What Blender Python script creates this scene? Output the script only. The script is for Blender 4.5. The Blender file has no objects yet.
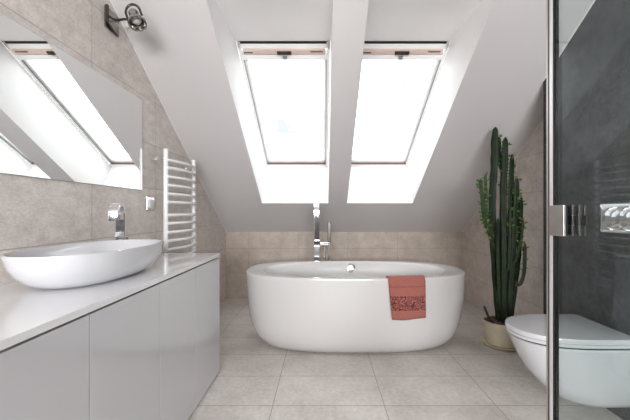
import bpy, bmesh, math, random
from mathutils import Vector, Matrix
random.seed(4)
PI = math.pi
scn = bpy.context.scene
C = scn.collection

# ------------------------------------------------------------------ room measures (metres; camera looks along +y)
EYE = 1.04
F = 310.0
XL, XR, XD = -1.173, 1.69, 1.50        # left wall, right wall, dark shower wall
YB, YF = 3.75, -3.4                    # back wall, wall behind the viewer
YD = 2.11                              # where the dark wall ends
KNEE, PITCH, TOP = 0.80, 0.69, 2.50
def roof(y): return KNEE + PITCH * (YB - y)
def at(px, py, y):                     # a point at distance y seen at (px, py) in the photograph
    return Vector(((px - 323) * y / F, y, EYE + (212 - py) * y / F))

# ------------------------------------------------------------------ materials
def new_mat(name):
    m = bpy.data.materials.new(name); m.use_nodes = True
    return m, m.node_tree.nodes, m.node_tree.links, m.node_tree.nodes['Principled BSDF']
def plain(name, col, rough=0.5, metal=0.0, coat=0.0, var=0.04, nscale=8.0, bump=0.0, bscale=60, spec=None):
    m, N, L, b = new_mat(name)
    tc = N.new('ShaderNodeTexCoord'); nz = N.new('ShaderNodeTexNoise')
    nz.inputs['Scale'].default_value = nscale; nz.inputs['Detail'].default_value = 4
    L.new(tc.outputs['Object'], nz.inputs['Vector'])
    r = N.new('ShaderNodeValToRGB')
    r.color_ramp.elements[0].position = .3; r.color_ramp.elements[1].position = .7
    r.color_ramp.elements[0].color = (*[c * (1 - var) for c in col], 1)
    r.color_ramp.elements[1].color = (*[min(1, c * (1 + var)) for c in col], 1)
    L.new(nz.outputs['Fac'], r.inputs['Fac']); L.new(r.outputs['Color'], b.inputs['Base Color'])
    b.inputs['Roughness'].default_value = rough; b.inputs['Metallic'].default_value = metal
    b.inputs['Coat Weight'].default_value = coat; b.inputs['Coat Roughness'].default_value = .03
    if spec is not None: b.inputs['Specular IOR Level'].default_value = spec
    if bump:
        n2 = N.new('ShaderNodeTexNoise'); n2.inputs['Scale'].default_value = bscale; n2.inputs['Detail'].default_value = 6
        L.new(tc.outputs['Object'], n2.inputs['Vector'])
        bp = N.new('ShaderNodeBump'); bp.inputs['Strength'].default_value = bump; bp.inputs['Distance'].default_value = .01
        L.new(n2.outputs['Fac'], bp.inputs['Height']); L.new(bp.outputs['Normal'], b.inputs['Normal'])
    return m
def tiles(name, cols, grout, u, v, pu, pv, w=.6, h=.3, rough=.45, bump=.25, gw=.004, nscale=3.5, fine=70, spec=.4, stretch=(1, 1, 1)):
    m, N, L, b = new_mat(name)
    g = N.new('ShaderNodeNewGeometry'); s = N.new('ShaderNodeSeparateXYZ'); L.new(g.outputs['Position'], s.inputs[0])
    def shifted(axis, off):
        a = N.new('ShaderNodeMath'); a.operation = 'SUBTRACT'; a.inputs[1].default_value = off
        L.new(s.outputs[axis], a.inputs[0]); return a.outputs[0]
    c = N.new('ShaderNodeCombineXYZ'); L.new(shifted(u, pu - 12 * w), c.inputs[0]); L.new(shifted(v, pv - 12 * h), c.inputs[1])
    br = N.new('ShaderNodeTexBrick'); br.offset = 0; br.squash = 1
    br.inputs['Scale'].default_value = 1; br.inputs['Brick Width'].default_value = w; br.inputs['Row Height'].default_value = h
    br.inputs['Mortar Size'].default_value = gw * .5; br.inputs['Mortar Smooth'].default_value = .2
    br.inputs['Color1'].default_value = (1, 1, 1, 1); br.inputs['Color2'].default_value = (.93, .93, .93, 1); br.inputs['Mortar'].default_value = (1, 1, 1, 1)
    L.new(c.outputs[0], br.inputs['Vector'])
    mp = N.new('ShaderNodeMapping'); mp.inputs['Scale'].default_value = stretch; L.new(g.outputs['Position'], mp.inputs['Vector'])
    n1 = N.new('ShaderNodeTexNoise'); n1.inputs['Scale'].default_value = nscale; n1.inputs['Detail'].default_value = 8; n1.inputs['Roughness'].default_value = .65
    n2 = N.new('ShaderNodeTexNoise'); n2.inputs['Scale'].default_value = fine; n2.inputs['Detail'].default_value = 5; n2.inputs['Roughness'].default_value = .7
    L.new(mp.outputs[0], n1.inputs['Vector']); L.new(mp.outputs[0], n2.inputs['Vector'])
    mx = N.new('ShaderNodeMath'); mx.operation = 'MULTIPLY_ADD'; mx.inputs[1].default_value = .5
    L.new(n2.outputs['Fac'], mx.inputs[0])
    hf = N.new('ShaderNodeMath'); hf.operation = 'MULTIPLY'; hf.inputs[1].default_value = .5; L.new(n1.outputs['Fac'], hf.inputs[0])
    L.new(hf.outputs[0], mx.inputs[2])
    r = N.new('ShaderNodeValToRGB'); r.color_ramp.elements[0].position = .38; r.color_ramp.elements[1].position = .62
    r.color_ramp.elements[0].color = (*cols[0], 1); r.color_ramp.elements[1].color = (*cols[1], 1)
    L.new(mx.outputs[0], r.inputs['Fac'])
    mul = N.new('ShaderNodeMixRGB'); mul.blend_type = 'MULTIPLY'; mul.inputs[0].default_value = 1
    L.new(r.outputs['Color'], mul.inputs[1]); L.new(br.outputs['Color'], mul.inputs[2])
    mix = N.new('ShaderNodeMixRGB'); L.new(br.outputs['Fac'], mix.inputs[0]); L.new(mul.outputs[0], mix.inputs[1]); mix.inputs[2].default_value = (*grout, 1)
    L.new(mix.outputs[0], b.inputs['Base Color'])
    b.inputs['Roughness'].default_value = rough; b.inputs['Specular IOR Level'].default_value = spec
    hh = N.new('ShaderNodeMath'); hh.operation = 'SUBTRACT'; L.new(mx.outputs[0], hh.inputs[0]); L.new(br.outputs['Fac'], hh.inputs[1])
    bp = N.new('ShaderNodeBump'); bp.inputs['Strength'].default_value = bump; bp.inputs['Distance'].default_value = .004
    L.new(hh.outputs[0], bp.inputs['Height']); L.new(bp.outputs['Normal'], b.inputs['Normal'])
    return m
def glass(name, tint, ior=1.5, gain=1.0):
    m = bpy.data.materials.new(name); m.use_nodes = True
    N, L = m.node_tree.nodes, m.node_tree.links
    N.remove(N['Principled BSDF']); out = N['Material Output']
    t = N.new('ShaderNodeBsdfTransparent'); t.inputs[0].default_value = (*tint, 1)
    g = N.new('ShaderNodeBsdfGlossy'); g.inputs['Roughness'].default_value = 0; g.inputs['Color'].default_value = (.95, .98, 1, 1)
    f = N.new('ShaderNodeLayerWeight'); f.inputs['Blend'].default_value = .5     # Schlick, the same from both faces
    pw = N.new('ShaderNodeMath'); pw.operation = 'POWER'; pw.inputs[1].default_value = 5; L.new(f.outputs['Facing'], pw.inputs[0])
    f0 = ((ior - 1) / (ior + 1)) ** 2 * gain
    k = N.new('ShaderNodeMath'); k.operation = 'MULTIPLY_ADD'; k.inputs[1].default_value = 1 - f0; k.inputs[2].default_value = f0; k.use_clamp = True
    L.new(pw.outputs[0], k.inputs[0])
    x = N.new('ShaderNodeMixShader'); L.new(k.outputs[0], x.inputs[0]); L.new(t.outputs[0], x.inputs[1]); L.new(g.outputs[0], x.inputs[2])
    L.new(x.outputs[0], out.inputs['Surface'])
    return m

M = {}
BE = ((.60, .55, .51), (.84, .785, .74)); BG = (.45, .41, .375)
M['tile_left'] = tiles('beige_stone_tile_left', BE, BG, 1, 2, 1.573, 0, fine=75, nscale=14, bump=.5, stretch=(1, 1, 1.7))
M['tile_right'] = tiles('beige_stone_tile_right', ((.56, .50, .455), (.78, .72, .67)), BG, 1, 2, 2.66, 0, fine=60, nscale=9)
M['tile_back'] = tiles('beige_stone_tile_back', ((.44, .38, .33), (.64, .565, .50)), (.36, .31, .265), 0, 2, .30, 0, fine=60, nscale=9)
M['tile_floor'] = tiles('beige_floor_tile', ((.54, .505, .475), (.74, .705, .67)), (.36, .33, .30), 0, 1, .33, 1.665, rough=.38, bump=.12, gw=.005, fine=40)
M['tile_dark'] = tiles('dark_slate_tile', ((.007, .008, .010), (.095, .10, .107)), (.03, .032, .035), 1, 2, 2.1, .12, w=.6, h=.3, rough=.42, bump=.8, fine=48, nscale=9)
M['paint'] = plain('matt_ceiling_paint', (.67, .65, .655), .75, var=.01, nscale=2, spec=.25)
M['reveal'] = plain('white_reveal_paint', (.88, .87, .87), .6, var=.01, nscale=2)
M['caulk'] = plain('white_joint_bead', (.80, .78, .76), .5, var=.02)
M['frame'] = plain('white_window_lacquer', (.84, .84, .84), .3, var=.02)
M['bar'] = plain('aluminium_pink_reflection', (.70, .56, .50), .35, metal=.25, var=.06)  # pink of a reflection put into the metal's base colour
M['dark_steel'] = plain('dark_steel', (.10, .095, .09), .3, metal=.8, var=.15)
M['black'] = plain('black_rubber_and_shade', (.012, .012, .012), .55, var=.2)
M['brown'] = plain('brown_seal', (.22, .15, .11), .6, var=.1)
M['gap_grey'] = plain('grey_gap_shade', (.34, .34, .34), .6, var=.1)
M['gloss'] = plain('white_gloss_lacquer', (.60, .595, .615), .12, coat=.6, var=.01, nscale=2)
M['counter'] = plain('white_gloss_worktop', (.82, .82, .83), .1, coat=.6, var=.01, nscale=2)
M['gap'] = plain('dark_shadow_gap', (.05, .05, .05), .6, var=.1)
M['ceramic'] = plain('white_glazed_ceramic', (.62, .625, .645), .12, coat=.5, var=.01, nscale=2)
M['acrylic'] = plain('white_sanitary_acrylic', (.60, .59, .585), .14, coat=.4, var=.008, nscale=2)
M['chrome'] = plain('polished_chrome', (.92, .92, .94), .06, metal=1, var=.02)
M['nickel'] = plain('aged_nickel', (.42, .39, .37), .2, metal=1, var=.12, nscale=20)
M['brushed'] = plain('brushed_steel', (.60, .57, .55), .32, metal=1, var=.06, nscale=30)
M['alu'] = plain('satin_aluminium_profile', (.86, .86, .88), .35, metal=.55, var=.03)
M['enamel'] = plain('white_radiator_enamel', (.84, .84, .84), .25, coat=.2, var=.01)
M['mirror'] = plain('silvered_mirror', (.90, .915, .91), .0, metal=1, var=.004, nscale=1)
M['mirror_edge'] = plain('greenish_mirror_edge', (.50, .58, .55), .2, var=.05)
M['plastic'] = plain('white_switch_plastic', (.78, .78, .78), .3, var=.02)
M['pot'] = plain('cream_glazed_pot', (.74, .67, .53), .4, var=.08, nscale=10)
M['soil'] = plain('bark_mulch', (.13, .08, .055), .95, var=.7, nscale=60, bump=1, bscale=90)
M['stem'] = plain('dark_green_succulent_skin', (.008, .021, .005), .65, var=.35, nscale=14, bump=.15)
M['stem_young'] = plain('fresh_green_succulent_skin', (.022, .050, .013), .6, var=.35, nscale=18, bump=.15)
M['stem_dry'] = plain('brown_dry_shoot', (.045, .04, .03), .7, var=.3)
M['leaf'] = plain('small_green_leaf', (.10, .19, .045), .5, var=.5, nscale=30)
M['spine'] = plain('brown_rib_edge', (.36, .24, .13), .7, var=.4, nscale=60)
M['glass'] = glass('clear_window_glass', (.97, .985, .99), gain=.6)
M['shower_glass'] = glass('shower_glass', (.875, .91, .905), 1.5, 1.75)

# terracotta terry cloth with a darker woven ornament band
def towel_mat():
    m, N, L, b = new_mat('terracotta_terry')
    g = N.new('ShaderNodeNewGeometry'); s = N.new('ShaderNodeSeparateXYZ'); L.new(g.outputs['Position'], s.inputs[0])
    n = N.new('ShaderNodeTexNoise'); n.inputs['Scale'].default_value = 260; n.inputs['Detail'].default_value = 4; L.new(g.outputs['Position'], n.inputs['Vector'])
    r = N.new('ShaderNodeValToRGB'); r.color_ramp.elements[0].position = .3; r.color_ramp.elements[1].position = .7
    r.color_ramp.elements[0].color = (.27, .088, .070, 1); r.color_ramp.elements[1].color = (.41, .17, .14, 1); L.new(n.outputs['Fac'], r.inputs[0])
    # scrollwork: contour lines of a warped noise
    w = N.new('ShaderNodeTexNoise'); w.inputs['Scale'].default_value = 20; w.inputs['Detail'].default_value = 1.5; w.inputs['Distortion'].default_value = 1.6
    L.new(g.outputs['Position'], w.inputs['Vector'])
    k = N.new('ShaderNodeMath'); k.operation = 'MULTIPLY'; k.inputs[1].default_value = 7; L.new(w.outputs['Fac'], k.inputs[0])
    fr = N.new('ShaderNodeMath'); fr.operation = 'FRACT'; L.new(k.outputs[0], fr.inputs[0])
    gt = N.new('ShaderNodeMath'); gt.operation = 'GREATER_THAN'; gt.inputs[1].default_value = .52; L.new(fr.outputs[0], gt.inputs[0])
    def band(lo, hi):
        a = N.new('ShaderNodeMath'); a.operation = 'GREATER_THAN'; a.inputs[1].default_value = lo; L.new(s.outputs[2], a.inputs[0])
        c = N.new('ShaderNodeMath'); c.operation = 'LESS_THAN'; c.inputs[1].default_value = hi; L.new(s.outputs[2], c.inputs[0])
        p = N.new('ShaderNodeMath'); p.operation = 'MULTIPLY'; L.new(a.outputs[0], p.inputs[0]); L.new(c.outputs[0], p.inputs[1]); return p.outputs[0]
    p = N.new('ShaderNodeMath'); p.operation = 'MULTIPLY'; L.new(gt.outputs[0], p.inputs[0]); L.new(band(.362, .462), p.inputs[1])
    q = N.new('ShaderNodeMath'); q.operation = 'MULTIPLY_ADD'; q.inputs[1].default_value = .35; L.new(band(.523, .529), q.inputs[0]); L.new(p.outputs[0], q.inputs[2])
    mx = N.new('ShaderNodeMixRGB'); L.new(q.outputs[0], mx.inputs[0]); L.new(r.outputs[0], mx.inputs[1]); mx.inputs[2].default_value = (.10, .022, .024, 1)
    L.new(mx.outputs[0], b.inputs['Base Color']); b.inputs['Roughness'].default_value = .95; b.inputs['Sheen Weight'].default_value = .12
    bp = N.new('ShaderNodeBump'); bp.inputs['Strength'].default_value = .6; bp.inputs['Distance'].default_value = .003
    L.new(n.outputs['Fac'], bp.inputs['Height']); L.new(bp.outputs[0], b.inputs['Normal'])
    return m
M['towel'] = towel_mat()

# ------------------------------------------------------------------ mesh helpers
def box(bm, x0, x1, y0, y1, z0, z1, bev=0.0, seg=2):
    vs = [bm.verts.new((x, y, z)) for z in (z0, z1) for y in (y0, y1) for x in (x0, x1)]
    fs = [(0, 2, 3, 1), (4, 5, 7, 6), (0, 1, 5, 4), (2, 6, 7, 3), (0, 4, 6, 2), (1, 3, 7, 5)]
    faces = [bm.faces.new([vs[i] for i in f]) for f in fs]
    if bev:
        es = list({e for f in faces for e in f.edges})
        bmesh.ops.bevel(bm, geom=es, offset=bev, segments=seg, affect='EDGES', profile=.5)
def quad(bm, *pts): bm.faces.new([bm.verts.new(p) for p in pts])
def loft(bm, rings, cap0=True, cap1=True):
    R = [[bm.verts.new(p) for p in r] for r in rings]; n = len(R[0])
    for a, b in zip(R, R[1:]):
        for i in range(n): bm.faces.new((a[i], a[(i + 1) % n], b[(i + 1) % n], b[i]))
    if cap0: bm.faces.new(R[0][::-1])
    if cap1: bm.faces.new(R[-1])
    return R
def frames(path, up):
    out = []
    for i, p in enumerate(path):
        t = (path[min(i + 1, len(path) - 1)] - path[max(i - 1, 0)]).normalized()
        s = t.cross(up)
        if s.length < 1e-4: s = t.cross(Vector((1, 0, 0)))
        s.normalize(); n = s.cross(t).normalized(); out.append((p, s, n))
    return out
def sweep(bm, path, sec, up=Vector((0.13, 0.31, 0.94))):
    path = [Vector(p) for p in path]; rings = []
    for k, (p, s, n) in enumerate(frames(path, up)):
        q = sec(k / (len(path) - 1)) if callable(sec) else sec
        rings.append([p + s * a + n * b for a, b in q])
    loft(bm, rings)
def circ(r, n=16): return [(r * math.cos(2 * PI * i / n), r * math.sin(2 * PI * i / n)) for i in range(n)]
def tube(bm, path, r, n=14, up=Vector((0.13, 0.31, 0.94))): sweep(bm, path, (lambda t: circ(r(t), n)) if callable(r) else circ(r, n), up)
def rrect(w, h, r, k=4):
    out = []
    for cx, cy, a in ((w/2-r, h/2-r, 0), (-w/2+r, h/2-r, PI/2), (-w/2+r, -h/2+r, PI), (w/2-r, -h/2+r, 1.5*PI)):
        for i in range(k + 1):
            t = a + PI / 2 * i / k; out.append((cx + r * math.cos(t), cy + r * math.sin(t)))
    return out
def lathe(bm, prof, c=(0, 0, 0), n=40, cap=True):
    rings = [[(c[0] + r * math.cos(2*PI*i/n), c[1] + r * math.sin(2*PI*i/n), c[2] + z) for i in range(n)] for r, z in prof]
    loft(bm, rings, cap, cap)
def spline(pts, k=8):
    pts = [Vector(p) for p in pts]; out = []
    for i in range(len(pts) - 1):
        p0, p1, p2, p3 = pts[max(i-1, 0)], pts[i], pts[i+1], pts[min(i+2, len(pts)-1)]
        for j in range(k):
            t = j / k
            out.append(.5 * ((2*p1) + (p2-p0)*t + (2*p0-5*p1+4*p2-p3)*t*t + (3*p1-p0-3*p2+p3)*t**3))
    out.append(pts[-1]); return out
def sup(a, b, n, k=72, cx=0, cy=0, z=0):
    out = []
    for i in range(k):
        t = 2 * PI * i / k; c, s = math.cos(t), math.sin(t)
        out.append((cx + a * math.copysign(abs(c) ** (2/n), c), cy + b * math.copysign(abs(s) ** (2/n), s), z))
    return out
def build(name, bm, mat, parent=None, smooth=35, local=False):
    if parent is not None and not local: bmesh.ops.translate(bm, verts=bm.verts, vec=-Vector(parent.location))
    bmesh.ops.recalc_face_normals(bm, faces=bm.faces)
    me = bpy.data.meshes.new(name); bm.to_mesh(me); bm.free()
    me.materials.append(mat)
    if smooth:
        for p in me.polygons: p.use_smooth = True
        me.set_sharp_from_angle(angle=math.radians(smooth))
    o = bpy.data.objects.new(name, me); C.objects.link(o)
    if smooth and smooth <= 35:
        wn = o.modifiers.new('flat_faces', 'WEIGHTED_NORMAL'); wn.keep_sharp = True
    if parent is not None: o.parent = parent
    return o
def thing(name, label, cat, loc=(0, 0, 0), group=None):
    o = bpy.data.objects.new(name, None); C.objects.link(o); o.location = loc; o.empty_display_size = .05
    o['label'] = label; o['category'] = cat
    if group: o['group'] = group
    return o
def tag(o, label, cat, group=None):
    o['label'] = label; o['category'] = cat
    if group: o['group'] = group
def struct(name, bm, mat, label, cat, smooth=0):
    o = build(name, bm, mat, smooth=smooth); o['kind'] = 'structure'; o['label'] = label; o['category'] = cat
    return o
B = bmesh.new

# ------------------------------------------------------------------ shell
bm = B(); box(bm, XL - .1, XR + .1, YF - .1, YB + .1, -.1, 0)
struct('floor', bm, M['tile_floor'], 'pale beige stone tiles laid in straight rows across the bathroom floor', 'floor')
bm = B(); box(bm, XL, XR, YB, YB + .1, 0, KNEE)
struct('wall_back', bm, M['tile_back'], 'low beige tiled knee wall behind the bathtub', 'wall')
def gable(x0, x1, y0, y1):
    bm = B(); yk = YB - (TOP - KNEE) / PITCH
    prof = [(y0, 0), (y1, 0), (y1, roof(y1))] + ([(yk, TOP)] if y0 < yk < y1 else []) + [(y0, min(TOP, roof(y0)))]
    loft(bm, [[(x0, y, z) for y, z in prof], [(x1, y, z) for y, z in prof]]); return bm
struct('wall_left', gable(XL - .1, XL, YF, YB), M['tile_left'], 'beige stone tiled gable wall carrying mirror and towel radiator', 'wall')
struct('wall_right', gable(XR, XR + .1, YD, YB), M['tile_right'], 'beige stone tiled gable wall behind the tall cactus', 'wall')
struct('wall_shower', gable(XD, XR + .1, YF, YD), M['tile_dark'], 'dark slate tiled wall behind the toilet', 'wall')
bm = B(); box(bm, XL, XD, YF - .1, YF, 0, TOP)  # unseen wall, its dark colour chosen so the chrome reflects dark
struct('wall_front', bm, M['tile_dark'], 'unseen wall opposite the skylights, tiled dark to deepen chrome reflections', 'wall')
# sloped ceiling with the two skylight openings
OX = [(-.643, .055), (.253, .945)]
OY0, OY1 = 1.567, 3.268                     # upper and lower edge of the openings
WB, WT = (3.49, 1.555), (2.29, 2.306)      # lower and upper edge of the window plane (y, z)
yk = YB - (TOP - KNEE) / PITCH
bm = B()
xs = [XL, OX[0][0], OX[0][1], OX[1][0], OX[1][1], XR]; ys = [yk, OY0, OY1, YB]
for i in range(5):
    for j in range(3):
        if j == 1 and i in (1, 3): continue
        quad(bm, (xs[i], ys[j], roof(ys[j])), (xs[i+1], ys[j], roof(ys[j])), (xs[i+1], ys[j+1], roof(ys[j+1])), (xs[i], ys[j+1], roof(ys[j+1])))
quad(bm, (XL, YF, TOP), (XR, YF, TOP), (XR, yk, TOP), (XL, yk, TOP))
struct('ceiling', bm, M['paint'], 'sloping white painted attic ceiling around the skylights', 'ceiling')
for k, (x0, x1) in enumerate(OX):
    bm = B()
    a, b, c, d = (OY0, roof(OY0)), (OY1, roof(OY1)), WB, WT
    for x in (x0, x1): quad(bm, *[(x, y, z) for y, z in (a, b, c, d)])
    quad(bm, (x0, *b), (x1, *b), (x1, *c), (x0, *c))
    quad(bm, (x0, *a), (x1, *a), (x1, *d), (x0, *d))
    struct('trim_%d' % (k + 1), bm, M['reveal'], 'white splayed reveal lining the %s skylight' % ('left-hand' if k == 0 else 'right-hand'), 'window reveal')
# pale bead along the joints between walls and slope
for k, (x, y0, sgn) in enumerate(((XL, yk, 1), (XR, YD, -1), (XD, yk, -1))):
    bm = B(); y1 = YB if k < 2 else YD
    xo = x + sgn * .004
    tube(bm, [(xo, y0, roof(y0) - .004), (xo, y1, roof(y1) - .004)], .0045, 8)
    struct('trim_%d' % (k + 3), bm, M['caulk'], ['thin pale joint bead between left gable wall and slope', 'thin pale joint bead between right gable wall and slope', 'thin pale joint bead between dark wall and slope'][k], 'joint bead')

# ------------------------------------------------------------------ skylights
ang = math.atan2(WT[1] - WB[1], WT[0] - WB[0]); LEN = math.hypot(WT[1] - WB[1], WT[0] - WB[0])
for k, (x0, x1) in enumerate(OX):
    hw = (x1 - x0) / 2 - .001; hl = LEN / 2
    root = thing('window_%d' % (k + 1), ['left white pivot skylight above the bathtub, beside the mirror wall', 'right white pivot skylight above the bathtub, nearer the cactus'][k], 'skylight',
                 ((x0 + x1) / 2, (WB[0] + WT[0]) / 2, (WB[1] + WT[1]) / 2))
    root['kind'] = 'structure'; root.rotation_euler = (ang, 0, 0)
    def wpart(name, bm, mat, parent=root): return build(name, bm, mat, parent, local=True)
    fw = .022
    bm = B()   # casing
    box(bm, -hw, -hw + fw, -hl, hl, -.09, .0); box(bm, hw - fw, hw, -hl, hl, -.09, 0)
    box(bm, -hw, hw, hl - .062, hl, -.09, 0); box(bm, -hw, hw, -hl, -hl + .035, -.09, .006)
    wpart('casing', bm, M['frame'])
    bm = B(); box(bm, -hw + .012, hw - .014, hl - .020, hl - .003, -.002, .004); slot = wpart('vent_slot', bm, M['black'])
    for sx in (-1, 1):
        bm = B(); box(bm, sx * (hw - .018) - .009, sx * (hw - .018) + .009, hl - .022, hl - .004, .002, .010, .002); wpart('slot_end_cap', bm, M['bar'])
    bm = B(); box(bm, -hw + .035, hw - .035, hl - .098, hl - .064, -.015, .014, .004); bar = wpart('vent_bar', bm, M['bar'])
    bm = B(); box(bm, -.055, .055, hl - .097, hl - .070, .014, .026, .005); box(bm, -.02, .02, hl - .092, hl - .074, .018, .032, .005); lt = wpart('latch', bm, M['dark_steel'], bar)
    bm = B(); box(bm, hw - .15, hw - .055, hl - .080, hl - .069, .013, .019, .002); wpart('data_plate', bm, M['brown'], bar)
    bm = B(); box(bm, -hw + .04, -hw + .11, hl - .087, hl - .080, .013, .018, .002); wpart('vent_slider', bm, M['dark_steel'], bar)
    bm = B()   # sash
    sw = .024; t, b0 = hl - .105, -hl + .040
    box(bm, -hw + fw, -hw + fw + sw, b0, t, -.07, -.018, .004); box(bm, hw - fw - sw, hw - fw, b0, t, -.07, -.018, .004)
    box(bm, -hw + fw, hw - fw, t - .046, t, -.07, .004, .005); box(bm, -hw + fw, hw - fw, b0, b0 + .042, -.07, -.018, .004)
    sash = wpart('sash', bm, M['frame'])
    for sx in (-1, 1):
        bm = B(); gx = sx * (hw - fw); box(bm, gx - .0035, gx + .0035, b0, t, -.016, -.0005); wpart('side_gap_line', bm, M['gap_grey'])  # grey strip paints the shaded gap between casing and sash
    bm = B(); box(bm, -.016, .016, t - .040, t - .010, .004, .012, .003); wpart('blind_clip', bm, M['brushed'], sash)
    bm = B(); box(bm, -hw + fw, hw - fw, b0 - .007, b0 + .002, -.07, .004); wpart('seal', bm, M['brown'])
    gx = -hw + fw + sw + .012 if k == 0 else hw - fw - sw - .012
    bm = B(); box(bm, gx - .0022, gx + .0022, b0 + .08, t - .05, -.05, -.044); wpart('guide_wire', bm, M['dark_steel'])
    bm = B(); box(bm, -hw + fw + sw - .004, hw - fw - sw + .004, b0 + .035, t - .04, -.052, -.046); wpart('pane', bm, M['glass'], sash)

# ------------------------------------------------------------------ vanity
XC = -.667; CT = .775; Y0, Y1 = .15, 2.0
for k, (a, b) in enumerate(((Y0 + .37, 1.268), (1.268, Y1))):
    root = thing('vanity_cabinet', ['white gloss handleless vanity cabinet under the oval basin, nearest the viewer',
                                    'white gloss handleless vanity cabinet at the far end towards the bathtub'][k], 'cabinet', (-.92, (a + b) / 2, 0), 'white gloss vanity cabinets')
    bm = B(); box(bm, XL + .002, XC - .022, a + .002, b - .002, .03, CT - .030); build('carcass', bm, M['gap'], root)
    if k == 1:
        bm = B(); box(bm, XL + .002, XC, b - .018, b, .012, CT - .030, .001); build('end_panel', bm, M['gloss'], root)
    bm = B(); box(bm, XL + .002, XC - .03, a, b, 0, .03); build('plinth', bm, M['gap'], root)
    mid = (.887, 1.628)[k]
    for c, d in ((a, mid), (mid, b - (.018 if k else 0))):
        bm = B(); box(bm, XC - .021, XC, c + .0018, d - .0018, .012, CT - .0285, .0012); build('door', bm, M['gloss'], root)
root = None
a, b = Y0 - .22, Y0 + .37
root = thing('vanity_cabinet', 'white gloss vanity cabinet cropped at the frame edge, first of the row', 'cabinet', (-.92, (a + b) / 2, 0), 'white gloss vanity cabinets')
bm = B(); box(bm, XL + .002, XC - .022, a + .002, b - .002, .03, CT - .030); build('carcass', bm, M['gap'], root)
bm = B(); box(bm, XL + .002, XC - .03, a, b, 0, .03); build('plinth', bm, M['gap'], root)
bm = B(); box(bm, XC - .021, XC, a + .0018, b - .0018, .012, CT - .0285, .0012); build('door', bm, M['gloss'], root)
bm = B(); box(bm, XL + .001, XC + .004, Y0 - .22, Y1 + .004, CT - .021, CT, .0015)
tag(build('countertop', bm, M['counter']), 'long glossy white worktop carrying the oval basin', 'worktop')

# ------------------------------------------------------------------ basin
BX, BY = -.92, 1.27; BZ = CT
root = thing('vessel_basin', 'white oval vessel basin sitting on the glossy worktop', 'basin', (BX, BY, BZ))
bm = B()
prof_o = [(.185, .100, .0), (.21, .118, .002), (.240, .140, .010), (.270, .162, .028), (.295, .180, .054), (.313, .193, .085), (.319, .1995, .112), (.321, .2005, .122), (.320, .1995, .126)]
prof_i = [(.316, .194, .126), (.310, .188, .122), (.298, .174, .098), (.268, .150, .064), (.22, .118, .036), (.14, .075, .022), (.04, .03, .018)]
loft(bm, [[(BX + x, BY + y, BZ + z) for y, x, _ in [(p[0], p[1], 0) for p in sup(a, b, 2.25, 64)]] for a, b, z in prof_o + prof_i])
build('bowl', bm, M['ceramic'], root, 60)
bm = B(); lathe(bm, [(.0225, .0), (.0225, .004), (.018, .007), (.002, .008)], (BX, BY, BZ + .019), 24); build('drain_cover', bm, M['chrome'], root)

# ------------------------------------------------------------------ basin tap (flat arched strip)
def arch_path(base, d, h, reach, drop, r):
    d = Vector(d).normalized(); p = Vector(base); up = Vector((0, 0, 1))
    out = [p + up * (h - r) * t / 6 for t in range(7)]
    c = p + up * (h - r) + d * r
    for i in range(1, 13): a = PI - (PI / 2) * i / 12; out.append(c + d * r * math.cos(a) + up * r * math.sin(a))
    r2 = min(r, reach - r - .001)
    c2 = p + d * (reach - r2) + up * (h - r2)
    for i in range(0, 13): a = PI / 2 - (PI / 2) * i / 12; out.append(c2 + d * r2 * math.cos(a) + up * r2 * math.sin(a))
    out.append(out[-1] - up * max(.002, drop - r2))
    return out
FB = Vector((-1.070, 1.635, CT)); FD = (.30, -.95, 0)
root = thing('basin_tap', 'polished chrome arched basin tap standing behind the oval basin', 'tap', FB)
bm = B(); lathe(bm, [(.026, 0), (.026, .006), (.022, .010)], FB, 28); build('base_ring', bm, M['chrome'], root)
side = Vector(FD).normalized().cross(Vector((0, 0, 1)))
bm = B(); P = arch_path(FB + Vector((0, 0, .008)), FD, .293, .105, .080, .050)
def strip(bm, P, sec, side):
    n = len(P); rings = []
    for i, p in enumerate(P):
        t = (P[min(i+1, n-1)] - P[max(i-1, 0)]).normalized(); nn = side.cross(t)
        rings.append([p + side * a + nn * b for a, b in sec])
    loft(bm, rings)
strip(bm, P, rrect(.048, .017, .005), side); build('spout', bm, M['chrome'], root)
bm = B(); box(bm, -.006, .006, -.004, .05, -.012, .012, .003)
bmesh.ops.rotate(bm, verts=bm.verts, matrix=Matrix.Rotation(-.3, 3, 'Z')); bmesh.ops.translate(bm, verts=bm.verts, vec=FB + Vector((-.008, .006, .12)))
build('lever', bm, M['chrome'], root)

# ------------------------------------------------------------------ mirror
root = thing('wall_mirror', 'large frameless wall mirror hung above the basin reflecting the skylights', 'mirror', (XL, 1.2, 1.47))
bm = B(); box(bm, XL, XL + .006, .2, 2.0, 1.18, 1.763); build('backing', bm, M['mirror_edge'], root)
bm = B(); box(bm, XL + .006, XL + .008, .201, 1.998, 1.182, 1.761); build('mirror_glass', bm, M['mirror'], root, 0)

# ------------------------------------------------------------------ wall lamp
LP = Vector((XL, 1.712, 2.090))
root = thing('wall_spotlight', 'nickel wall spotlight on a square plate above the mirror', 'wall lamp', LP)
bm = B(); box(bm, XL, XL + .008, LP.y - .052, LP.y + .058, LP.z - .055, LP.z + .06, .002); build('wall_plate', bm, M['nickel'], root)
bm = B()
box(bm, XL + .008, XL + .022, LP.y - .056, LP.y - .042, LP.z - .03, LP.z + .062, .003)
tube(bm, [(XL + .015, LP.y - .048, LP.z - .03), (XL + .015, LP.y + .03, LP.z - .060)], .006, 10)
build('bracket', bm, M['dark_steel'], root)
hd = Vector((-.978, 1.62, 2.048))
bm = B()
tube(bm, spline([(XL + .012, LP.y - .045, LP.z + .012), (XL + .06, LP.y - .055, LP.z - .022), (XL + .13, LP.y - .075, LP.z - .032), hd + Vector((-.012, -.004, -.012))]), .006, 10)
build('arm', bm, M['dark_steel'], root)
bm = B()
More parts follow.
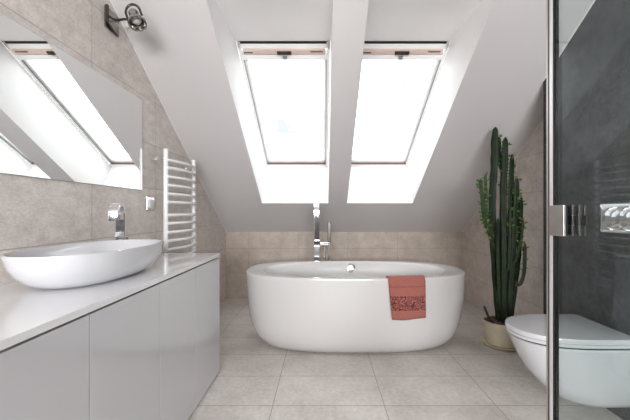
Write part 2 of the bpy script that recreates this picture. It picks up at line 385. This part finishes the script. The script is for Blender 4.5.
tube(bm, spline([(XL + .012, LP.y + .03, LP.z + .018), (XL + .09, LP.y - .01, LP.z + .010), hd + Vector((-.02, .01, 0))]), .004, 10)
tube(bm, [(XL + .12, LP.y - .05, LP.z - .066), hd + Vector((.03, -.01, -.045))], .0035, 8)
build('side_rod', bm, M['brushed'], root)
ax = Vector((.42, -.25, -.87)).normalized(); rot = Vector((0, 0, -1)).rotation_difference(ax).to_matrix()
bm = B()
lathe(bm, [(.010, .056), (.021, .052), (.025, .042), (.025, .010), (.034, -.006), (.044, -.026), (.044, -.036), (.037, -.034), (.026, -.010), (.004, -.008)], n=28)
bmesh.ops.rotate(bm, verts=bm.verts, matrix=rot); bmesh.ops.translate(bm, verts=bm.verts, vec=hd)
head = build('lamp_head', bm, M['nickel'], root, 40)
bm = B(); lathe(bm, [(.020, .0), (.024, -.014), (.014, -.022), (.002, -.024)], n=20)
bmesh.ops.rotate(bm, verts=bm.verts, matrix=rot); bmesh.ops.translate(bm, verts=bm.verts, vec=hd)
build('bulb', bm, M['ceramic'], head, 40, local=True).parent = head
for o in [head.children[0]]:
    for v in o.data.vertices: v.co -= LP
bm = B(); ring = [hd + rot @ Vector((.037 * math.cos(t), -.004, .046 + .054 * math.sin(t))) for t in [PI * i / 16 for i in range(17)]]
tube(bm, [ring[0] + rot @ Vector((0, 0, -.046))] + ring + [ring[-1] + rot @ Vector((0, 0, -.046))], .006, 10); build('yoke', bm, M['dark_steel'], root)
for sx in (-1, 1):
    bm = B(); lathe(bm, [(.010, -.004), (.010, .006)], hd + rot @ Vector((sx * .033, .006, .0)), 14); build('pivot_knob', bm, M['chrome'], root)

# ------------------------------------------------------------------ switch
root = thing('light_switch', 'square chrome-framed wall switch between mirror and towel radiator', 'switch', (XL, 2.095, 1.10))
bm = B(); box(bm, XL, XL + .010, 2.05, 2.14, 1.05, 1.142, .004); build('frame', bm, M['chrome'], root)
bm = B(); box(bm, XL + .010, XL + .016, 2.07, 2.122, 1.068, 1.125, .002); build('rocker', bm, M['plastic'], root)

# ------------------------------------------------------------------ towel radiator
RX, RA, RB = -1.085, 2.14, 2.60
root = thing('towel_rail', 'white ladder towel radiator on the tiled wall past the worktop', 'radiator', (XL, 2.37, .38))
for y, r, z1 in ((RA, .0165, 1.475), (RB, .0165, 1.475)):
    bm = B(); tube(bm, [(RX, y, .38), (RX, y, .385), (RX, y, z1 - .004), (RX, y, z1)], lambda t: .0145 if t in (0, 1) else .0165, 18); build('post', bm, M['enamel'], root)
s_r = F / RA
rz = [EYE + (212 - (140 + v / 3.233)) / s_r for v in (64, 89, 118, 146, 174, 201, 243, 270, 299, 327)]
st = rz[-2] - rz[-1]
zc = rz[-1] - st
rz += [zc - st * i for i in range(0, 3)]; zc = rz[-1] - st * 1.6
while zc > .42: rz.append(zc); zc -= st
for z in rz:
    bm = B(); pts = []
    for i in range(17):
        t = i / 16; pts.append((RX + .012 + .045 * math.sin(PI * t), RA + (RB - RA) * t, z))
    pts = [(RX, RA, z)] + pts + [(RX, RB, z)]
    tube(bm, pts, .0115, 12); build('rung', bm, M['enamel'], root)
for y in (RA, RB):
    for z in (1.405, .50):
        bm = B(); tube(bm, [(XL, y, z), (XL + .03, y, z), (XL + .0301, y, z), (RX, y, z)], lambda t: .024 if t < .5 else .015, 16); build('wall_bracket', bm, M['chrome'], root)

# ------------------------------------------------------------------ bathtub
TX, TY, TH = .252, 2.53, .58
A_, B_, N_ = .862, .395, 2.8
root = thing('bathtub', 'white oval freestanding bathtub on the tiled floor beneath the skylights', 'bathtub', (TX, TY, 0))
outer = [(.60, .215, 0), (.665, .255, .006), (.715, .290, .026), (.758, .322, .062), (.790, .345, .108), (.815, .361, .165), (.834, .374, .235), (.846, .382, .32), (.853, .388, .42), (.859, .392, .52), (.862, .395, .560), (.862, .395, .574), (.859, .392, .580)]
inner = [(.83, .372, .5815), (.735, .350, .5795), (.722, .342, .575), (.712, .333, .555), (.69, .315, .50), (.65, .29, .38), (.60, .26, .24), (.55, .225, .175), (.46, .17, .155), (.1, .05, .15)]
bm = B()
loft(bm, [sup(a, b, N_, 96, TX, TY, z) for a, b, z in outer] + [sup(a, b, N_ if k == 0 else 2.4, 96, TX, TY, z) for k, (a, b, z) in enumerate(inner)])
build('tub_shell', bm, M['acrylic'], root, 50)
def tub_inner_y(z): return TY + .315 + (z - .50) / .055 * .018
bm = B()
oc = Vector((.255, tub_inner_y(.528) - .004, .528)); lathe(bm, [(.040, 0), (.041, .004), (.038, .010), (.024, .013), (.022, .009), (.002, .009)], n=32)
bmesh.ops.rotate(bm, verts=bm.verts, matrix=Matrix.Rotation(PI / 2 - .3, 3, 'X')); bmesh.ops.translate(bm, verts=bm.verts, vec=oc)
build('overflow_cap', bm, M['chrome'], root)
bm = B(); lathe(bm, [(.035, 0), (.035, .004), (.03, .008), (.002, .010)], (TX, TY, .15), 24); build('drain_plug', bm, M['chrome'], root)

# ------------------------------------------------------------------ towel over the front rim
def rim_y(x, off):
    u = min(.999, abs(x - TX) / (A_ + off)); return TY - (B_ + off) * (1 - u ** N_) ** (1 / N_)
def lip_y(x, z):
    t = (.5815 - z) / .08; a, b = .735 - .045 * t, .350 - .035 * t
    return TY - b * (1 - min(.999, abs(x - TX) / a) ** 2.4) ** (1 / 2.4)
bm = B(); nu = 28; grid = []
rows = [('in', .44), ('in', .47), ('in', .50), ('in', .53), ('in', .56), ('in', .583), ('top', .3), ('top', .65), ('out', .5885)] + [('out', .58 - .0215 * i) for i in range(1, 14)]
for side_, v in rows:
    row = []
    for i in range(nu + 1):
        t = i / nu; drop = max(0, .58 - v) if side_ == 'out' else 0
        x = (.446 + .10 * drop) + (.262 - .095 * drop) * t
        if side_ == 'out' :
            rip = .004 * math.sin(t * 9 + drop * 6) * drop / .29
            dz = v; y = rim_y(x, .009 + min(.005, drop * .5)) + rip - .004 * drop / .29
            if v > .58: y = rim_y(x, .000)
            dz = v - .006 * math.sin(t * 3.1) * drop / .29 + .012 * t * drop / .29
        elif side_ == 'top': y = rim_y(x, 0) * v + (lip_y(x, .5815) + .004) * (1 - v); dz = .5895
        else: y = lip_y(x, v) + .010; dz = v
        row.append(bm.verts.new((x, y, dz)))
    grid.append(row)
for a, b in zip(grid, grid[1:]):
    for i in range(nu): bm.faces.new((a[i], a[i+1], b[i+1], b[i]))
tw = build('bath_towel', bm, M['towel'], smooth=80)
sm = tw.modifiers.new('thick', 'SOLIDIFY'); sm.thickness = .006; sm.offset = 0
tag(tw, 'terracotta terry towel with dark ornament band hung over the bathtub rim', 'towel')

# ------------------------------------------------------------------ floor-standing bath filler
GX, GY = -.06, 3.06
root = thing('bath_filler', 'floor-standing chrome bath filler with hand shower behind the bathtub', 'tap', (GX, GY, 0))
bm = B(); box(bm, GX - .05, GX + .13, GY - .045, GY + .045, 0, .008, .003); build('floor_plate', bm, M['chrome'], root)
bm = B(); P = arch_path((GX, GY, .006), (0, -1, 0), 1.108, .21, .135, .07)
strip(bm, P, rrect(.052, .020, .005), Vector((1, 0, 0))); build('spout_column', bm, M['chrome'], root)
bm = B(); box(bm, GX - .032, GX + .032, GY - .026, GY + .026, .68, .765, .006); build('mixer_body', bm, M['chrome'], root)
bm = B(); box(bm, GX + .03, GX + .125, GY - .014, GY + .014, .712, .742, .004); build('shower_holder', bm, M['chrome'], root)
bm = B(); box(bm, GX + .105, GX + .138, GY - .03, GY - .006, .742, .945, .006); hs = build('hand_shower', bm, M['dark_steel'], root)
bm = B(); tube(bm, spline([(GX + .121, GY - .018, .742), (GX + .122, GY - .01, .55), (GX + .118, GY, .30), (GX + .10, GY, .06), (GX + .085, GY, .008)]), .0075, 12); build('hose', bm, M['chrome'], root)
bm = B(); tube(bm, [(GX + .078, GY, .008), (GX + .078, GY, .712)], .009, 12); build('supply_pipe', bm, M['chrome'], root)

# ------------------------------------------------------------------ cactus in a pot
KY = 2.43; KX = 1.395
root = thing('potted_cactus', 'tall many-stemmed green columnar cactus in a cream pot beside the toilet', 'plant', (KX, KY, 0))
bm = B(); lathe(bm, [(.100, .0), (.122, .004), (.136, .018), (.140, .025), (.133, .025), (.124, .013), (.01, .012)], (KX, KY, 0), 48); build('saucer', bm, M['pot'], root)
bm = B(); lathe(bm, [(.092, .014), (.104, .018), (.117, .075), (.125, .145), (.130, .183), (.132, .190), (.129, .194), (.124, .190), (.121, .168), (.01, .168)], (KX, KY, 0), 48); build('pot', bm, M['pot'], root, 45)
bm = B(); n = 26
rings = [[(KX + .001 + .1215 * k / 6 * math.cos(2*PI*i/n), KY + .1215 * k / 6 * math.sin(2*PI*i/n), .170 + (6 - k) * .004 + random.random() * .016) for i in range(n)] for k in range(6, 0, -1)]
loft(bm, rings, False, True); build('soil', bm, M['soil'], root, 0)
leafbm = B(); spinebm = B(); drybm = B()
def leaf(p, d, s, leafbm=leafbm):
    d = d.normalized(); w = d.cross(Vector((random.uniform(-1, 1), random.uniform(-1, 1), random.uniform(-1, 1)))).normalized()
    nn = d.cross(w)
    pts = [p, p + d * s * .4 + w * s * .28 + nn * s * .08, p + d * s, p + d * s * .4 - w * s * .28 + nn * s * .08]
    leafbm.faces.new([leafbm.verts.new(q) for q in pts])
def stem(pts, r, ribs=5, name='stem', mat='stem', leafy=(0, 0), dens=0, rb=None, spines=True):
    path = spline([at(px, py, y) for px, py, y in pts], 14)
    ph = random.random() * 6; n = ribs * 6; bm = B()
    L = len(path); rings = []
    for k, (p, s, nn) in enumerate(frames(path, Vector((0.2, 1, 0.05)))):
        t = k / (L - 1)
        rr = r if rb is None else rb + (r - rb) * min(1, t * 2.2)
        rr *= (1 + .06 * math.sin(k * 1.1 + ph))
        e = (1 - t) * (L - 1) / 7
        if e < 1: rr *= max(.12, math.sqrt(max(0, 1 - (1 - e) ** 2)))
        ring = []
        for i in range(n):
            a = 2 * PI * i / n
            q = rr * (.70 + .36 * abs(math.cos(a * ribs / 2)) ** 2.2)
            a2 = a + ph + .25 * t
            ring.append(p + (s * math.cos(a2) + nn * math.sin(a2)) * q)
        rings.append(ring)
        for i in range(ribs):
            if leafy[0] < t and dens >= .25 and random.random() < .10: leaf(ring[i * 6], ring[i * 6] - p + Vector((0, -.01, random.uniform(-.02, .01))), random.uniform(.012, .026), drybm)
            q = ring[i * 6]; d = (q - p).normalized()
            if spines and e > .4 and k % 2 == 0:
                for _ in range(2):
                    dd = (d + Vector((random.uniform(-.5, .5), random.uniform(-.5, .5), random.uniform(-.4, .4)))).normalized()
                    w = dd.cross(Vector((0, 0, 1))) * .0012
                    spinebm.faces.new([spinebm.verts.new(v) for v in (q - d * .002 - w, q - d * .002 + w, q + dd * random.uniform(.007, .015))])
            if leafy[0] <= t <= leafy[1] and random.random() < dens:
                for _ in range(random.randint(1, 3)):
                    leaf(q, d + Vector((random.uniform(-.6, .6), random.uniform(-.6, .6), random.uniform(-.1, .9))), random.uniform(.014, .032))
    loft(bm, rings); return build(name, bm, M[mat], root, 60)
stem([(500, 332, 2.43), (496, 280, 2.40), (492.5, 210, 2.39), (494.5, 165, 2.38), (495.5, 127, 2.37)], .0265, 5, rb=.022)
stem([(503, 332, 2.40), (503.5, 260, 2.37), (503.5, 190, 2.38), (505.5, 137, 2.38)], .0245, 5, leafy=(.66, 1), dens=.26, rb=.024)
stem([(505.5, 332, 2.46), (508.5, 250, 2.44), (510.5, 195, 2.43), (512, 154, 2.42)], .018, 5, leafy=(.6, .98), dens=.35, rb=.022)
stem([(507.5, 332, 2.42), (512.5, 260, 2.40), (515, 215, 2.40), (517, 178, 2.40)], .0195, 5, leafy=(.5, .98), dens=.30, rb=.022)
stem([(503, 172, 2.40), (500.5, 167, 2.42), (499.3, 158, 2.43), (499.3, 137, 2.43)], .014, 4, 'side_shoot', 'stem', (.8, 1), .12)
stem([(509, 332, 2.45), (516.5, 275, 2.44), (519.5, 240, 2.43), (521, 195, 2.42)], .0165, 4, leafy=(.35, 1), dens=.40)
stem([(497, 252, 2.38), (490, 236, 2.36), (486.5, 215, 2.355), (485.5, 174, 2.35)], .0135, 4, 'side_shoot', 'stem_young', (.3, 1), .25)
stem([(494, 236, 2.34), (485, 222, 2.33), (482, 195, 2.325), (480.5, 179, 2.32)], .0125, 4, 'side_shoot', 'stem_young', (.2, 1), .40)
stem([(515, 283, 2.36), (520, 284, 2.35), (524, 272, 2.345), (525, 243, 2.345)], .014, 4, 'side_shoot', 'stem', (.7, 1), .10)
stem([(499, 290, 2.34), (498, 255, 2.335), (498, 218, 2.335)], .013, 4, 'side_shoot', 'stem', (.8, 1), .10)
stem([(508, 270, 2.34), (509.5, 235, 2.335), (510, 208, 2.335)], .013, 4, 'side_shoot', 'stem', (.4, 1), .2)
stem([(515, 262, 2.36), (521, 240, 2.355), (523, 218, 2.35)], .010, 4, 'side_shoot', 'stem_young', (.4, 1), .30)
stem([(493, 323, 2.37), (489.5, 319, 2.34), (486, 311, 2.33), (484, 306, 2.33)], .0095, 4, 'dry_shoot', 'stem_dry', spines=False)
build('foliage', leafbm, M['leaf'], root, 0)
build('dry_foliage', drybm, plain('dry_leaf', (.42, .24, .13), .8, var=.4, nscale=30), root, 0)
build('spine_rows', spinebm, M['spine'], root, 0)

# ------------------------------------------------------------------ wall-hung toilet
ZY = 1.61
root = thing('wall_hung_toilet', 'white wall-hung toilet with closed lid on the dark tiled wall', 'toilet', (XD, ZY, .4))
def dee(tip, hw, z, xb=XD, n=2.35, k=40, frac=.62, cy=ZY):
    Lx = xb - tip; R = Lx * frac; out = [(xb, cy + hw, z)]
    for i in range(k + 1):
        t = PI / 2 + PI * i / k; c, s = math.cos(t), math.sin(t)
        out.append((tip + R + R * math.copysign(abs(c) ** (2/n), c), cy + hw * math.copysign(abs(s) ** (2/n), s), z))
    out.append((xb, cy - hw, z)); return out
bm = B()
loft(bm, [dee(1.27, .085, .080), dee(1.235, .100, .086), dee(1.18, .116, .110), dee(1.118, .134, .165), dee(1.06, .150, .235), dee(1.018, .164, .315), dee(.990, .174, .380), dee(.986, .176, .394), dee(.990, .173, .398)])
build('toilet_bowl', bm, M['ceramic'], root, 50)
bm = B(); loft(bm, [dee(.996, .168, .396, 1.462), dee(.996, .168, .408, 1.462)]); build('gap_shade', bm, M['black'], root, 40)  # black slab puts the shade between bowl and seat into colour
bm = B()
loft(bm, [dee(.982, .179, .407, 1.462), dee(.977, .182, .409, 1.462), dee(.976, .183, .423, 1.462), dee(.978, .182, .4245, 1.462)]); build('toilet_seat', bm, M['ceramic'], root, 40)
bm = B()
loft(bm, [dee(.977, .183, .4255, 1.462), dee(.974, .186, .428, 1.462), dee(.973, .187, .443, 1.462), dee(.977, .184, .450, 1.462), dee(1.0, .165, .453, 1.45)]); build('toilet_lid', bm, M['ceramic'], root, 40)
for s in (-1, 1):
    bm = B(); box(bm, 1.462, 1.49, ZY + s * .08 - .03, ZY + s * .08 + .03, .408, .440, .006); build('lid_hinge', bm, M['chrome'], root)

# ------------------------------------------------------------------ flush plate
py0, py1, pz0, pz1 = 1.42, 1.672, .930, 1.085
root = thing('flush_plate', 'polished chrome dual flush plate on the dark wall above the toilet', 'flush plate', (XD, 1.55, 1.01))
bm = B(); rings = []
for dx, ins in ((0, 0), (.006, 0), (.011, .004), (.014, .018), (.016, .05)):
    rings.append([(XD - dx, (py0 + py1) / 2 + a, (pz0 + pz1) / 2 + b) for a, b in rrect(py1 - py0 - 2 * ins, pz1 - pz0 - 2 * ins, .012)])
loft(bm, rings); build('plate', bm, M['chrome'], root, 30)
for cy_, rad in ((1.588, .060), (1.505, .060)):
    bm = B(); lathe(bm, [(rad, .0), (rad, .003), (rad - .003, .0045), (rad - .006, .003), (rad * .8, .0052), (rad * .5, .0072), (rad * .25, .0084), (.002, .0088)], n=40)
    bmesh.ops.rotate(bm, verts=bm.verts, matrix=Matrix.Rotation(-PI / 2, 3, 'Y')); bmesh.ops.translate(bm, verts=bm.verts, vec=(XD - .013 - (.002 if rad < .05 else 0), cy_, 1.006))
    build('flush_button', bm, M['chrome'], root, 30)

# ------------------------------------------------------------------ glass shower door
GXX = .605
root = thing('shower_door', 'clear glass shower door with bright metal edge profile and square hinge', 'shower door', (GXX, .4, 0))
bm = B(); box(bm, GXX - .004, GXX + .004, -.25, .8035, .004, 2.05); build('glass_pane', bm, M['shower_glass'], root, 0)
bm = B(); loft(bm, [[(GXX + a, 0.8138 + b, z) for a, b in rrect(.014, .0146, .003, 5)] for z in (.0, 2.06)]); build('edge_profile', bm, M['alu'], root)
for y0, y1 in ((.8035, .8065), (.8211, .8235)):
    bm = B(); box(bm, GXX - .0068, GXX + .0068, y0, y1, .0, 2.06); build('seal_strip', bm, M['black'], root)
bm = B(); loft(bm, [[(GXX + a, .8272 + b, z) for a, b in rrect(.014, .0074, .002, 4)] for z in (.0, 2.06)]); build('magnet_profile', bm, M['brushed'], root)
bm = B(); box(bm, GXX - .018, GXX - .011, .757, .806, .980, 1.057, .001); build('hinge_plate', bm, M['brushed'], root)
bm = B(); box(bm, GXX - .011, GXX - .0042, .760, .803, .984, 1.053, .001); build('hinge_spacer', bm, M['black'], root)
bm = B(); box(bm, GXX + .0042, GXX + .012, .718, .79, 1.008, 1.031, .001); build('hinge_pivot', bm, M['black'], root)
DC = plain('dark_bronze_plate', (.07, .073, .077), .3, metal=.3)
for z0, z1 in ((.984, 1.0065), (1.0325, 1.057)):
    bm = B(); box(bm, GXX + .0042, GXX + .009, .722, .79, z0, z1, .001); build('hinge_backplate', bm, DC, root)

# ------------------------------------------------------------------ light
w = bpy.data.worlds.new('overcast_sky'); scn.world = w; w.use_nodes = True
N, L = w.node_tree.nodes, w.node_tree.links
bg = N['Background']; tc = N.new('ShaderNodeTexCoord'); nz = N.new('ShaderNodeTexNoise'); nz.inputs['Scale'].default_value = 3.2; nz.inputs['Detail'].default_value = 5
r = N.new('ShaderNodeValToRGB'); r.color_ramp.elements[0].position = .34; r.color_ramp.elements[1].position = .50
r.color_ramp.elements[0].color = (.245, .252, .256, 1); r.color_ramp.elements[1].color = (1, 1, 1, 1)
L.new(tc.outputs['Generated'], nz.inputs['Vector']); L.new(nz.outputs['Fac'], r.inputs[0]); L.new(r.outputs[0], bg.inputs['Color'])
bg.inputs['Strength'].default_value = 3.9
def area(name, loc, target, sx, sy, power, col=(1, 1, 1), portal=False):
    l = bpy.data.lights.new(name, 'AREA'); l.shape = 'RECTANGLE'; l.size = sx; l.size_y = sy; l.energy = power; l.color = col
    o = bpy.data.objects.new(name, l); C.objects.link(o); o.location = loc
    o.rotation_euler = (Vector(target) - Vector(loc)).to_track_quat('-Z', 'Y').to_euler()
    if portal: l.cycles.is_portal = True
    return o
nrm = Vector((0, math.sin(ang), -math.cos(ang))) * 1.0
for k, (x0, x1) in enumerate(OX):
    c = Vector(((x0 + x1) / 2, (WB[0] + WT[0]) / 2, (WB[1] + WT[1]) / 2))
    inn = Vector((0, -math.sin(ang), math.cos(ang)))
    p = c - inn * .12
    area('skylight_portal', p, p + inn, .72, LEN, 1, portal=True)
area('fill_light', (.2, -3.1, 1.5), (.2, 2.9, .95), 2.4, .8, 222, (.985, .99, 1))  # added fill behind the viewer, not a lamp of the room

# ------------------------------------------------------------------ camera
cam = bpy.data.cameras.new('camera'); co = bpy.data.objects.new('camera', cam); C.objects.link(co)
co.location = (0, 0, EYE); co.rotation_euler = (PI / 2, 0, 0)
cam.sensor_width = 36; cam.lens = F / 630 * 36; cam.shift_x = -8 / 630; cam.shift_y = 2 / 630; cam.clip_start = .02
scn.camera = co
scn.view_settings.view_transform = 'Standard'; scn.view_settings.look = 'None'; scn.view_settings.exposure = .08; scn.view_settings.gamma = .90
scn.cycles.max_bounces = 12; scn.cycles.diffuse_bounces = 6; scn.cycles.glossy_bounces = 6; scn.cycles.transparent_max_bounces = 12
scn.cycles.use_denoising = True
scn.cycles.caustics_reflective = False; scn.cycles.caustics_refractive = False
